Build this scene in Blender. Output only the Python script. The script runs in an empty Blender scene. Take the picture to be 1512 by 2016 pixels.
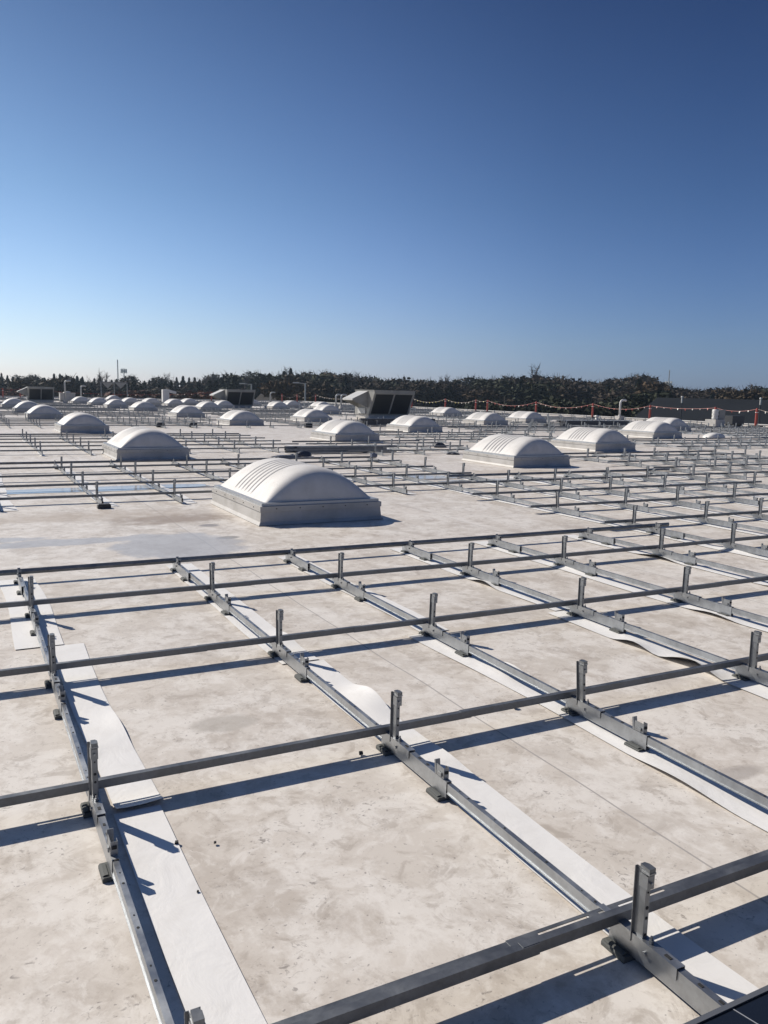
import bpy, math, random
from mathutils import Vector, Matrix
R = math.radians
S = bpy.context.scene
C = S.collection
random.seed(7)

# ------------------------------------------------------------------ camera
F, PITCH, YAW, ROLL = 1610.6, R(8.269), R(27.472), R(-1.290)
CAMZ = 1.43
fw = Vector((math.sin(YAW)*math.cos(PITCH), math.cos(YAW)*math.cos(PITCH), -math.sin(PITCH)))
rt = Vector((math.cos(YAW), -math.sin(YAW), 0))
dn = fw.cross(rt)
rt2 = rt*math.cos(ROLL) + dn*math.sin(ROLL)
dn2 = -rt*math.sin(ROLL) + dn*math.cos(ROLL)
cam = bpy.data.cameras.new('camera')
cam.sensor_fit = 'VERTICAL'; cam.sensor_height = 36; cam.lens = 36*F/2016
cam.clip_start = .05; cam.clip_end = 9000
co = bpy.data.objects.new('camera', cam); C.objects.link(co)
co.matrix_world = Matrix.Translation((0, 0, CAMZ)) @ Matrix((rt2, -dn2, -fw)).transposed().to_4x4()
S.camera = co
S.render.resolution_x, S.render.resolution_y = 768, 1024

# ------------------------------------------------------------------ sky, sun, exposure
SUN_EL = R(36.5)
sdir = Vector((-.531*math.cos(SUN_EL), .847*math.cos(SUN_EL), math.sin(SUN_EL)))   # towards the sun
w = bpy.data.worlds.new('World'); S.world = w; w.use_nodes = True
nt = w.node_tree
sky = nt.nodes.new('ShaderNodeTexSky'); sky.sky_type = 'NISHITA'; sky.sun_disc = False
sky.sun_elevation = SUN_EL; sky.sun_rotation = math.atan2(sdir.x, sdir.y)
sky.altitude = 0; sky.air_density = 1.0; sky.dust_density = .6; sky.ozone_density = 2.2
bg = nt.nodes['Background']; bg.inputs[1].default_value = .069
tc = nt.nodes.new('ShaderNodeTexCoord'); sx = nt.nodes.new('ShaderNodeSeparateXYZ'); nt.links.new(tc.outputs['Generated'], sx.inputs[0])
cr = nt.nodes.new('ShaderNodeValToRGB'); el = cr.color_ramp     # clear dry autumn air: deeper blue with height
while len(el.elements) < 5: el.elements.new(.5)
for e, (p_, c_) in zip(el.elements, ((0, (.86, .98, 1.62)), (.06, (.79, .91, 1.32)), (.215, (.52, .67, .95)), (.42, (.255, .375, .60)), (1, (.95, 1.05, 1.20)))): e.position = p_; e.color = (*c_, 1)
nt.links.new(sx.outputs[2], cr.inputs[0])
mx = nt.nodes.new('ShaderNodeMix'); mx.data_type = 'RGBA'; mx.blend_type = 'MULTIPLY'; mx.inputs[0].default_value = 1
nt.links.new(sky.outputs[0], mx.inputs[6]); nt.links.new(cr.outputs[0], mx.inputs[7]); 
# brighter on the sun's side of the sky, darker away from it
dp = nt.nodes.new('ShaderNodeVectorMath'); dp.operation = 'DOT_PRODUCT'; nt.links.new(tc.outputs['Generated'], dp.inputs[0]); dp.inputs[1].default_value = (-.531, .847, 0)
c2 = nt.nodes.new('ShaderNodeValToRGB'); e2 = c2.color_ramp
while len(e2.elements) < 5: e2.elements.new(.5)
for e, (p_, c_) in zip(e2.elements, ((0, (.56, .65, .76)), (.16, (.55, .65, .75)), (.32, (.66, .74, .81)), (.50, (.95, .97, .97)), (.78, (1.30, 1.28, 1.12)))): e.position = p_; e.color = (*c_, 1)
nt.links.new(dp.outputs['Value'], c2.inputs[0])
m2 = nt.nodes.new('ShaderNodeMix'); m2.data_type = 'RGBA'; m2.blend_type = 'MULTIPLY'; m2.inputs[0].default_value = 1
nt.links.new(mx.outputs[2], m2.inputs[6]); nt.links.new(c2.outputs[0], m2.inputs[7]); nt.links.new(m2.outputs[2], bg.inputs[0])
sl = bpy.data.lights.new('sun', 'SUN'); sl.energy = 4.8; sl.angle = R(.5); sl.color = (1, .925, .82)
so = bpy.data.objects.new('sun', sl); C.objects.link(so)
so.rotation_euler = (-sdir).to_track_quat('-Z', 'Y').to_euler(); so.location = (-20, 30, 40)
S.view_settings.view_transform = 'Standard'; S.view_settings.look = 'None'
S.view_settings.exposure = 0.3; S.view_settings.gamma = 1
S.cycles.use_denoising = True
S.cycles.max_bounces = 6; S.cycles.sample_clamp_indirect = 4

def px(p):      # where a world point falls in a 1512 x 2016 frame (only to leave out what is far outside it)
    d = Vector(p)-Vector((0, 0, CAMZ)); z = d.dot(fw)
    if z < .05: return (-9999, -9999)
    return 756+F*d.dot(rt2)/z, 1008+F*d.dot(dn2)/z
def seen(p, m=0):
    a, b = px(p); return -m < a < 1512+m and -m < b < 2016+m

# ------------------------------------------------------------------ materials
def mat(name, col, rough=.6, metal=0, spec=.5):
    m = bpy.data.materials.new(name); m.use_nodes = True
    p = m.node_tree.nodes['Principled BSDF']
    p.inputs['Base Color'].default_value = (*col, 1); p.inputs['Roughness'].default_value = rough
    p.inputs['Metallic'].default_value = metal; p.inputs['Specular IOR Level'].default_value = spec
    return m
class N:        # small node helper
    def __init__(s, m): s.m = m; s.t = m.node_tree; s.p = s.t.nodes['Principled BSDF']
    def n(s, typ, **k):
        x = s.t.nodes.new(typ)
        for a, b in k.items(): setattr(x, a, b)
        return x
    def l(s, a, b): s.t.links.new(a, b)
    def coord(s, scale=(1, 1, 1), out='Object'):
        c = s.n('ShaderNodeTexCoord'); mp = s.n('ShaderNodeMapping'); mp.inputs['Scale'].default_value = scale
        s.l(c.outputs[out], mp.inputs[0]); return mp.outputs[0]
    def noise(s, v, scale, det=4, rough=.55, dist=0):
        x = s.n('ShaderNodeTexNoise'); x.inputs['Scale'].default_value = scale; x.inputs['Detail'].default_value = det
        x.inputs['Roughness'].default_value = rough; x.inputs['Distortion'].default_value = dist
        s.l(v, x.inputs['Vector']); return x.outputs['Fac']
    def ramp(s, f, stops, inter='LINEAR'):
        x = s.n('ShaderNodeValToRGB'); cr = x.color_ramp; cr.interpolation = inter
        while len(cr.elements) < len(stops): cr.elements.new(.5)
        for e, (p, c) in zip(cr.elements, stops):
            e.position = p; e.color = (*(c if isinstance(c, tuple) else (c, c, c)), 1)
        s.l(f, x.inputs[0]); return x.outputs[0]
    def mix(s, f, a, b, mode='MIX'):
        x = s.n('ShaderNodeMix', data_type='RGBA', blend_type=mode)
        for i, v in ((0, f), (6, a), (7, b)):
            if isinstance(v, (int, float)): x.inputs[i].default_value = v
            elif isinstance(v, tuple): x.inputs[i].default_value = (*v, 1)
            else: s.l(v, x.inputs[i])
        return x.outputs[2]
    def math(s, op, a, b=0):
        x = s.n('ShaderNodeMath', operation=op)
        for i, v in ((0, a), (1, b)):
            if isinstance(v, (int, float)): x.inputs[i].default_value = v
            else: s.l(v, x.inputs[i])
        return x.outputs[0]
    def bump(s, h, st, d=.01):
        x = s.n('ShaderNodeBump'); x.inputs['Strength'].default_value = st; x.inputs['Distance'].default_value = d
        s.l(h, x.inputs['Height']); s.l(x.outputs[0], s.p.inputs['Normal'])

def roof_material():
    m = mat('roof membrane', (.6, .56, .5), .55, 0, .35); k = N(m); v = k.coord()
    big = k.noise(v, .35, 3); mid = k.noise(v, 2.6, 10, .68, .35); fine = k.noise(v, 11, 10, .72, .5)
    base = k.mix(k.ramp(big, [(.35, 0), (.68, 1)]), (.52, .475, .42), (.60, .555, .505))
    base = k.mix(k.math('MULTIPLY', k.ramp(mid, [(.47, 0), (.54, 1)]), .75), base, (.665, .63, .585))           # scuffed clean areas
    base = k.mix(k.math('MULTIPLY', k.ramp(fine, [(.50, 0), (.63, 1)]), .55), base, (.45, .405, .355))  # dirt film
    b2 = k.noise(k.coord((1.5, 1.0, 1)), 1.5, 10, .72, .25)
    base = k.mix(k.math('MULTIPLY', k.ramp(b2, [(.515, 0), (.60, 1)]), .5), base, (.385, .335, .285))
    b3 = k.noise(v, 8.5, 9, .7, .7)
    base = k.mix(k.math('MULTIPLY', k.ramp(b3, [(.545, 0), (.625, 1)]), .5), base, (.33, .285, .24))
    base = k.mix(k.math('MULTIPLY', k.ramp(b3, [(.375, 1), (.455, 0)]), .5), base, (.70, .665, .62))
    # scuffs and heel marks in patches
    s1 = k.noise(k.coord((1, 1.15, 1)), 34, 6, .66, 1.2); zone = k.ramp(k.noise(v, 3.1, 3), [(.48, 0), (.58, 1)])
    sp = k.math('MULTIPLY', k.ramp(s1, [(.585, 0), (.68, 1)]), zone)
    base = k.mix(k.math('MULTIPLY', sp, .8), base, (.22, .195, .175))
    s2 = k.noise(v, 60, 2, .5); sp2 = k.ramp(s2, [(.675, 0), (.72, 1)])
    base = k.mix(k.math('MULTIPLY', sp2, .55), base, (.17, .15, .14))
    # membrane laps: a fine dark line every 3.05 m
    sep = k.n('ShaderNodeSeparateXYZ'); k.l(v, sep.inputs[0])
    wob = k.math('MULTIPLY', k.math('SUBTRACT', k.noise(v, .8, 2), .5), .06)
    xx = k.math('ADD', sep.outputs[0], wob)
    fr = k.math('FRACT', k.math('DIVIDE', k.math('ADD', xx, 28.5), 3.05))
    ln = k.math('LESS_THAN', fr, .0026)
    base = k.mix(k.math('MULTIPLY', ln, .85), base, (.2, .18, .17))
    lap = k.math('LESS_THAN', fr, .045)
    base = k.mix(k.math('MULTIPLY', lap, .22), base, (.70, .67, .63))
    # old brown run-off stain and grey damp stain beside the first skylight
    def blob(cx, cy, rx, ry, soft, nz=1.3, ns=1.6):
        a = k.math('DIVIDE', k.math('SUBTRACT', sep.outputs[0], cx), rx)
        b = k.math('DIVIDE', k.math('SUBTRACT', sep.outputs[1], cy), ry)
        d = k.math('ADD', k.math('MULTIPLY', a, a), k.math('MULTIPLY', b, b))
        d = k.math('ADD', d, k.math('MULTIPLY', k.math('SUBTRACT', k.noise(v, ns, 5, .6), .5), nz*2.4))
        return k.ramp(d, [(max(0, 1-soft)*.5, 1), (.5, 0)]) if False else k.ramp(k.math('MULTIPLY', d, .5), [(.5-soft*.5, 1), (.5, 0)])
    for cx, cy, rx, ry, soft, col, am in (
        (2.05, 9.0, .8, .42, .8, (.24, .18, .13), .75), (1.2, 9.5, 1.5, .45, .9, (.36, .29, .22), .5),
        (2.31, 8.45, .12, .10, .5, (.2, .19, .19), .75), (2.28, 7.68, .13, .10, .6, (.16, .15, .14), .7),
        (12.2, 12.0, 1.1, .5, .6, (.25, .22, .18), .5), (9.2, 12.6, 1.6, .6, .7, (.44, .38, .31), .5),
        (2.6, 1.55, .24, .09, .7, (.22, .19, .17), .5), (2.62, 2.02, .16, .06, .7, (.22, .19, .17), .5),
        (.95, 3.3, .16, .1, .5, (.38, .35, .31), .6)):
        base = k.mix(k.math('MULTIPLY', blob(cx, cy, rx, ry, soft, .9 if rx > .5 else .5, 5), am), base, col)
    damp = None
    for cx, cy, rx, ry in ((1.75, 7.45, .62, .75), (.75, 7.95, .75, .20), (.1, 8.25, .6, .16), (1.35, 7.95, .5, .14)):
        b = blob(cx, cy, rx, ry, .3, .75, 3.4)
        damp = b if damp is None else k.math('MAXIMUM', damp, b)
    base = k.mix(k.math('MULTIPLY', damp, .58), base, (.335, .33, .33))
    k.l(base, k.p.inputs['Base Color'])
    k.l(k.ramp(damp, [(0, .5), (1, .34)]), k.p.inputs['Roughness'])
    h = k.math('ADD', k.math('MULTIPLY', mid, .6), k.math('MULTIPLY', fine, .25))
    k.bump(h, .25, .012)
    return m

def zinc(name, lo=.30, hi=.46, rough=.42, metal=.85):
    m = mat(name, (.4, .41, .42), rough, metal); k = N(m); v = k.coord()
    a = k.noise(v, 9, 6, .6, .4); b = k.noise(v, 60, 3)
    c = k.mix(k.ramp(a, [(.35, 0), (.65, 1)]), (lo*.95, lo, lo*1.06), (hi*.96, hi, hi*1.04))
    c = k.mix(k.math('MULTIPLY', k.ramp(b, [(.5, 0), (.62, 1)]), .25), c, (lo*.8, lo*.82, lo*.84))
    k.l(c, k.p.inputs['Base Color'])
    k.l(k.ramp(a, [(.3, rough-.08), (.7, rough+.12)]), k.p.inputs['Roughness'])
    return m

M = {}
M['roof'] = roof_material()
M['zinc'] = zinc('galvanised steel', .27, .38, .40, .85)
M['rail'] = zinc('weathered galvanised rail', .15, .23, .45, .75)
M['post'] = zinc('galvanised post', .20, .29, .42, .75)
M['hole'] = mat('punched hole', (.015, .016, .018), .8)
M['rubber'] = mat('black rubber', (.075, .08, .078), .8)
m = mat('white slip sheet', (.80, .78, .75), .5, 0, .3); k = N(m); v = k.coord()
k.l(k.mix(k.math('MULTIPLY', k.ramp(k.noise(v, 6, 6, .65), [(.5, 0), (.7, 1)]), .3), (.70, .69, .675), (.55, .53, .50)), k.p.inputs['Base Color'])
k.bump(k.noise(k.coord((1, .6, 1)), 9, 5, .6, .5), .35, .012)
M['slip'] = m
m = mat('dome acrylic', (.58, .565, .545), .55, 0, .25); k = N(m); v = k.coord()
k.l(k.mix(k.ramp(k.noise(v, 5, 5, .6), [(.4, 0), (.7, 1)]), (.59, .575, .555), (.51, .495, .475)), k.p.inputs['Base Color'])
k.p.inputs['Subsurface Weight'].default_value = .0
M['dome'] = m
m = mat('curb flashing', (.62, .60, .57), .55, 0, .4); k = N(m); v = k.coord()
k.l(k.mix(k.ramp(k.noise(v, 4, 7, .65), [(.4, 0), (.7, 1)]), (.45, .435, .415), (.35, .335, .31)), k.p.inputs['Base Color'])
M['curb'] = m
M['alu'] = zinc('aluminium frame', .36, .46, .45, .6)
M['screw'] = mat('dark screw', (.06, .055, .05), .6, .3)
M['ventw'] = mat('white painted metal', (.58, .57, .55), .5)
m = mat('unit paint', (.40, .40, .37), .55); k = N(m); v = k.coord()
k.l(k.mix(k.ramp(k.noise(v, 2.5, 6, .65), [(.4, 0), (.7, 1)]), (.27, .268, .25), (.21, .208, .195)), k.p.inputs['Base Color'])
M['unit'] = m
M['hood'] = mat('pale hood paint', (.44, .44, .43), .5)
m = mat('coil fins', (.03, .033, .036), .6, .3); k = N(m); v = k.coord()
wv = k.n('ShaderNodeTexWave'); wv.inputs['Scale'].default_value = 14; wv.bands_direction = 'X'; k.l(v, wv.inputs['Vector'])
k.l(k.mix(wv.outputs['Fac'], (.012, .014, .017), (.035, .038, .042)), k.p.inputs['Base Color'])
M['coil'] = m
M['red'] = mat('red orange plastic', (.30, .045, .03), .5)
M['flagy'] = mat('yellow pennant vinyl', (.72, .62, .12), .5)
M['flagr'] = mat('red pennant vinyl', (.34, .05, .04), .5)
M['flagw'] = mat('white pennant vinyl', (.75, .72, .68), .5)
M['rope'] = mat('pale rope', (.5, .42, .36), .8)
M['dark'] = mat('black plastic', (.025, .027, .032), .55)
M['tarp'] = mat('dark plastic sheeting', (.05, .052, .06), .4)
M['bluetool'] = mat('blue box plastic', (.10, .12, .17), .5)
m = mat('shallow water', (.42, .43, .44), .16, 0, .4); M['water'] = m
M['glass'] = mat('solar glass', (.008, .010, .014), .12, 0, .5)
M['cellline'] = mat('silver busbar', (.35, .36, .38), .5, .4)
M['panelframe'] = mat('grey anodised frame', (.20, .205, .21), .42, .7)
m = mat('wall panel', (.45, .44, .42), .7); M['wall'] = m
m = mat('roof shingles', (.11, .095, .082), .85); k = N(m); v = k.coord()
k.l(k.mix(k.noise(v, 3, 6), (.050, .043, .038), (.080, .068, .058)), k.p.inputs['Base Color']); M['shingle'] = m
m = mat('dark sheet roof', (.030, .034, .040), .85, 0, .08); k = N(m); v = k.coord()
k.l(k.mix(k.noise(v, .4, 6), (.014, .017, .021), (.022, .026, .032)), k.p.inputs['Base Color']); M['darkroof'] = m
m = mat('grass', (.07, .10, .03), .9); k = N(m); v = k.coord()
k.l(k.mix(k.noise(v, .08, 8, .7), (.05, .085, .025), (.10, .12, .05)), k.p.inputs['Base Color']); M['grass'] = m
m = mat('bark', (.10, .085, .07), .9); M['bark'] = m
def leafmat(name, a, b):
    m = mat(name, a, .8, 0, .15); k = N(m)
    oi = k.n('ShaderNodeObjectInfo'); v = k.coord()
    f = k.math('ADD', k.math('MULTIPLY', k.noise(v, .55, 3), .8), k.math('MULTIPLY', oi.outputs['Random'], .5))
    k.l(k.mix(k.ramp(f, [(.35, 0), (.85, 1)]), a, b), k.p.inputs['Base Color'])
    return m
M['spruce'] = leafmat('spruce needles', (.016, .026, .020), (.030, .042, .028))
M['leafbrown'] = leafmat('late autumn leaves', (.042, .034, .027), (.060, .046, .033))
M['leafgreen'] = leafmat('dull green leaves', (.024, .031, .018), (.040, .045, .025))
M['leafgold'] = leafmat('golden leaves', (.074, .048, .026), (.054, .040, .025))
M['leafred'] = leafmat('rust red leaves', (.11, .045, .028), (.09, .045, .03))
M['twig'] = mat('bare twigs', (.085, .072, .062), .9)
M['steelpole'] = mat('grey painted pole', (.36, .37, .37), .5, .2)

# ------------------------------------------------------------------ mesh builder
class MB:
    def __init__(s): s.v = []; s.f = []; s.m = []
    def quad(s, pts, mi=0):
        n = len(s.v); s.v += [tuple(p) for p in pts]; s.f.append(tuple(range(n, n+len(pts)))); s.m.append(mi)
    def box(s, x0, x1, y0, y1, z0, z1, mi=0):
        n = len(s.v)
        s.v += [(x, y, z) for z in (z0, z1) for x, y in ((x0, y0), (x1, y0), (x1, y1), (x0, y1))]
        for f in ((3, 2, 1, 0), (4, 5, 6, 7), (0, 1, 5, 4), (1, 2, 6, 5), (2, 3, 7, 6), (3, 0, 4, 7)):
            s.f.append(tuple(n+i for i in f)); s.m.append(mi)
    def prism(s, prof, a, b, fn, mi=0, ends=True):   # closed profile swept from a to b; fn(p, q, t) -> xyz
        n = len(s.v); k = len(prof)
        s.v += [fn(p, q, t) for t in (a, b) for p, q in prof]
        for i in range(k):
            j = (i+1) % k; s.f.append((n+i, n+j, n+k+j, n+k+i)); s.m.append(mi)
        if ends:
            s.f.append(tuple(n+i for i in reversed(range(k)))); s.m.append(mi)
            s.f.append(tuple(n+k+i for i in range(k))); s.m.append(mi)
    def tube(s, pts, rad, k=8, mi=0, cap=True):
        if not isinstance(rad, (list, tuple)): rad = [rad]*len(pts)
        n = len(s.v); P = [Vector(p) for p in pts]
        for i, p in enumerate(P):
            d = (P[min(i+1, len(P)-1)]-P[max(i-1, 0)]).normalized()
            u = d.orthogonal().normalized() if i == 0 else (u-d*u.dot(d)).normalized()
            w_ = d.cross(u)
            for a in range(k):
                t = 2*math.pi*a/k; s.v.append(tuple(p+(u*math.cos(t)+w_*math.sin(t))*rad[i]))
        for i in range(len(P)-1):
            for a in range(k):
                b = (a+1) % k; s.f.append((n+i*k+a, n+i*k+b, n+(i+1)*k+b, n+(i+1)*k+a)); s.m.append(mi)
        if cap:
            s.f.append(tuple(n+a for a in reversed(range(k)))); s.m.append(mi)
            s.f.append(tuple(n+(len(P)-1)*k+a for a in range(k))); s.m.append(mi)
    def mesh(s, name, mats, smooth=False):
        me = bpy.data.meshes.new(name); me.from_pydata(s.v, [], s.f); me.update()
        for x in mats if isinstance(mats, (list, tuple)) else [mats]: me.materials.append(x)
        me.polygons.foreach_set('material_index', s.m)
        if smooth: me.polygons.foreach_set('use_smooth', [True]*len(s.f))
        return me
    def obj(s, name, mats, parent=None, smooth=False, loc=None):
        return ob(name, s.mesh(name, mats, smooth), parent, loc)
def ob(name, me, parent=None, loc=None, rz=0):
    o = bpy.data.objects.new(name, me); C.objects.link(o)
    if parent: o.parent = parent
    if loc: o.location = loc
    if rz: o.rotation_euler.z = rz
    return o
def tag(o, label, cat, group=None, kind=None):
    if label: o['label'] = label
    if cat: o['category'] = cat
    if group: o['group'] = group
    if kind: o['kind'] = kind
    return o
def thing(name, label, cat, loc=(0, 0, 0), rz=0, group=None):
    o = bpy.data.objects.new(name, None); C.objects.link(o); o.location = loc; o.rotation_euler.z = rz
    o.empty_display_size = .1
    return tag(o, label, cat, group)
def copy_tree(o, parent=None):
    c = o.copy(); C.objects.link(c); c.parent = parent
    for ch in o.children: copy_tree(ch, c)
    return c
def shell(line, t):     # open polyline -> closed thin profile
    out = []
    n = len(line)
    for i, (x, y) in enumerate(line):
        dx = dy = 0
        for a, b in ((i-1, i), (i, i+1)):
            if a >= 0 and b < n:
                ex, ey = line[b][0]-line[a][0], line[b][1]-line[a][1]; L = math.hypot(ex, ey); dx += ex/L; dy += ey/L
        L = math.hypot(dx, dy) or 1
        out.append((x-dy/L*t, y+dx/L*t))
    return line+out[::-1]

# ------------------------------------------------------------------ roof and the building under it
RX0, RX1, RY0, RY1 = -60, 41.3, -9, 104
b = MB(); b.quad([(RX0, RY0, 0), (RX1, RY0, 0), (RX1, RY1, 0), (RX0, RY1, 0)])
tag(b.obj('roof', M['roof']), None, None, None, 'structure')
b = MB(); b.box(RX0, RX1, RY0, RY1, -8, -.01)
tag(b.obj('building_wall', M['wall']), 'pale panel walls of the warehouse under the white roof', 'building')
b = MB()
b.box(RX1-.02, RX1+.25, RY0, RY1+.25, -.5, .10); b.box(RX0, RX1-.02, RY1, RY1+.25, -.5, .10)
b.box(RX1-.06, RX1+.30, RY0, RY1+.30, .10, .13, 1); b.box(RX0, RX1-.06, RY1-.04, RY1+.30, .10, .13, 1)
tag(b.obj('roof_edge', [M['curb'], M['ventw']]), 'low white metal edging along the far rim of the roof', 'roof edge')

def puddle(cx, cy, rx, ry, seed):
    r = random.Random(seed); b = MB(); pts = []
    ph = [r.uniform(0, 6.28) for _ in range(6)]
    for i in range(56):
        a = 2*math.pi*i/56
        q = 1+sum(.16/(j+1)*math.sin((j+2)*a+ph[j]) for j in range(6))
        pts.append((cx+rx*q*math.cos(a), cy+ry*q*math.sin(a), .004))
    b.quad(pts); tag(b.obj('puddle', M['water']), 'shallow pool of rain water lying on the roof', None, None, 'structure')
puddle(1.3, 12.0, 1.9, .32, 1); puddle(4.75, 12.1, .8, .34, 2); puddle(7.0, 12.25, .75, .26, 5)
puddle(8.1, 11.55, .9, .16, 8); puddle(11.2, 9.9, 1.2, .18, 9); puddle(-2.5, 12.2, 1.6, .3, 11)

# ------------------------------------------------------------------ mounting lattice
PITCHY, Y0 = 1.307, 2.69
def rowy(j): return Y0+1.322*j-.0025*j*j if j < 6 else Y0+PITCHY*j
def colx(k): return .335+2.094*(k//2)+(k % 2)*1.137-.0015*k*k if -6 < k < 11 else .33+2.066*(k//2)+(k % 2)*1.12

# --- one support (origin on the roof under the post, y pointing away from the camera)
def mk_base():
    b = MB()
    prof = shell([(-.0096, .0165), (-.0090, .074), (.0090, .074), (.0096, .0165)], .0022)
    b.prism(prof, -.40, .10, lambda p, q, t: (p, t, q))
    b.prism(shell([(-.0090, .045), (-.0090, .074), (.0090, .074), (.0090, .045)], .0022), .10, .15, lambda p, q, t: (p, t, q))
    for y in (-.25, -.19): b.box(-.004, .004, y-.007, y+.007, .0762, .0768, 1)
    b.tube([(-.0113, .12, .062), (-.0135, .12, .062)], .008, 8, 1); b.tube([(-.0114, -.03, .055), (-.020, -.03, .055)], .006, 6)
    return b.mesh('base_channel', [M['zinc'], M['hole']])
def mk_pad():
    b = MB()
    b.prism([(-.036, 0), (.024, 0), (.024, .010), (.020, .0155), (-.032, .0155), (-.036, .010)], -.042, .042, lambda p, q, t: (p, t, q))
    b.prism(shell([(-.034, .0158), (-.029, .0178), (-.018, .0182)], .002), -.034, .034, lambda p, q, t: (p, t, q))
    return b.mesh('pad', M['rubber'])
def mk_sleeve():
    b = MB(); b.prism(shell([(-.0122, .050), (-.0122, .0795), (.0122, .0795), (.0122, .050)], .0022), -.13, .09, lambda p, q, t: (p, t, q))
    b.box(-.005, .005, -.10, -.08, .0818, .0824, 1)
    return b.mesh('sleeve', [M['zinc'], M['hole']])
def mk_post():
    b = MB()
    prof = shell([(-.0165, .020), (-.0092, .020), (-.0078, -.011), (.0078, -.011), (.0092, .020), (.0145, .020)], .0018)
    b.prism(prof, .058, .266, lambda p, q, t: (p, q, t))
    for z, r_ in ((.135, .005), (.163, .0058), (.205, .003), (.09, .004)):
        b.tube([(.001, -.0108, z), (.001, -.0120, z)], r_*.85, 8, 1)
    return b.mesh('post', [M['post'], M['hole']])
def mk_cap():
    b = MB()
    b.prism(shell([(-.0115, .010), (-.011, -.018), (.0120, -.018), (.0125, -.004)], .0020), .217, .253, lambda p, q, t: (p, q, t))
    b.box(-.010, .0135, -.021, .006, .2565, .2612, 1)
    b.prism([(-.009, -.020), (.0120, -.020), (.0130, .002), (.007, .013), (-.007, .013)], .2614, .273, lambda p, q, t: (p, q, t), 2)
    b.tube([(0, -.0202, .235), (0, -.024, .235)], .004, 6, 1)
    return b.mesh('post_clamp', [M['post'], M['zinc'], M['rail']])
def mk_lowclamp():
    b = MB()
    b.prism(shell([(-.0105, .03), (-.0105, -.020), (.0105, -.020), (.0105, .0)], .0020), .077, .118, lambda p, q, t: (p, -.36+q, t))
    b.box(-.007, .007, -.3840, -.382, .096, .106, 1)
    b.prism([(.030, .0772), (.040, .0772), (.046, .126), (.038, .129)], -.011, .008, lambda p, q, t: (t, -.36+p, q))
    b.box(-.017, -.0125, -.370, -.350, .083, .098)
    b.tube([(.0, -.325, .077), (.0, -.325, .088)], .006, 6)
    return b.mesh('low_clamp', [M['post'], M['hole']])
def mk_bolt():
    b = MB(); b.tube([(0, -.034, .0818), (0, -.034, .090), (0, -.034, .0905), (0, -.034, .100)], [.007, .007, .0035, .0035], 6)
    return b.mesh('bolt', M['zinc'])
def mk_small():     # distant support: every detail is below a pixel
    b = MB()
    b.prism([(-.0102, .012), (-.0095, .076), (.0095, .076), (.0102, .012)], -.37, .12, lambda p, q, t: (p, t, q))
    b.box(-.016, .014, -.012, .022, .08, .276, 1); b.box(-.0145, .0155, -.022, .006, .226, .284, 1)
    b.box(-.0135, .0135, -.36, -.31, .08, .13, 1)
    return b.mesh('support_post', [M['zinc'], M['post']])
me_base, me_pad, me_sleeve, me_post, me_cap, me_low, me_bolt, me_small = (f() for f in (mk_base, mk_pad, mk_sleeve, mk_post, mk_cap, mk_lowclamp, mk_bolt, mk_small))
def full_support(lean):
    t = thing('support_post', None, 'support post')
    ob('base_channel', me_base, t)
    ob('pad', me_pad, t, (0, -.345, 0)); ob('pad', me_pad, t, (0, .06, 0))
    ob('sleeve', me_sleeve, t); ob('bolt', me_bolt, t); ob('low_clamp', me_low, t)
    p = ob('post', me_post, t); p.rotation_euler.y = lean
    if lean: p.location.x = -.07*math.sin(lean)
    ob('post_clamp', me_cap, p)
    return t
def mid_support(lean):
    t = thing('support_post', None, 'support post')
    ob('base_channel', me_base, t); ob('low_clamp', me_low, t)
    p = ob('post', me_post, t); p.rotation_euler.y = lean
    if lean: p.location.x = -.07*math.sin(lean)
    ob('post_clamp', me_cap, p)
    return t

# --- skylight corners (front left corner on the roof), used here to leave the bays free
SKY = [(2.80, 8.23), (2.74, 16.76), (9.87, 13.38), (15.17, 16.94), (22.73, 22.3), (2.77, 27.0), (9.65, 21.72), (14.97, 26.87),
       (9.63, 32.1), (22.6, 33.2), (28.7, 27.3), (14.4, 36.0), (27.6, 36.5), (28.2, 46.1), (9.6, 41.0), (9.4, 51.0), (9.1, 59.1),
       (9.0, 66.4), (8.3, 71.4), (13.3, 86.2), (12.0, 69.9), (13.5, 69.0), (14.8, 66.2), (17.2, 71.1), (14.5, 55.0), (21.4, 60.1),
       (25.6, 68.2), (26.6, 63.7), (20.9, 49.3), (2.6, 38.0), (2.6, 47.0), (2.4, 56.1), (17.6, 62.0), (23.5, 73.0)]
UNITS = [(20.0, 40.5), (18.5, 63.6), (5.2, 76.2)]
def in_bay(x, y):
    if y < 25: return False
    for sx, sy in SKY:
        if sx-.8 < x < sx+2.2 and sy-1.0 < y < sy+2.6: return True
    for ux, uy in UNITS:
        if ux-3 < x < ux+5 and uy-3.5 < y < uy+3.5: return True
    return False
BLOCKS = [(-9, 15, -1, 2), (6.2, 12.05, 3, 5), (-12, 18.1, 6, 6), (-12, 7.9, 7, 9), (12.2, 18.1, 7, 9), (-16, 7.75, 12, 16),
          (7.95, 11.95, 11, 13), (11.95, 18.1, 14, 17), (18.4, 38, 11, 13), (27, 38, 14, 17), (17.9, 38, 18, 20),
          (-25, 38, 21, 26), (-25, 38, 28, 33), (-25, 38, 35, 40), (-25, 38, 42, 47), (-25, 38, 49, 54), (-25, 38, 56, 61), (-25, 38, 63, 68)]
LOW = [(-9, 6.83, 3), (7.2, 12.3, 7), (-12, 7.86, 10), (12.3, 18.1, 10), (-16, 7.7, 17), (7.95, 11.9, 14), (11.95, 18.1, 18), (18.4, 38, 14), (17.9, 38, 21)]
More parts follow.
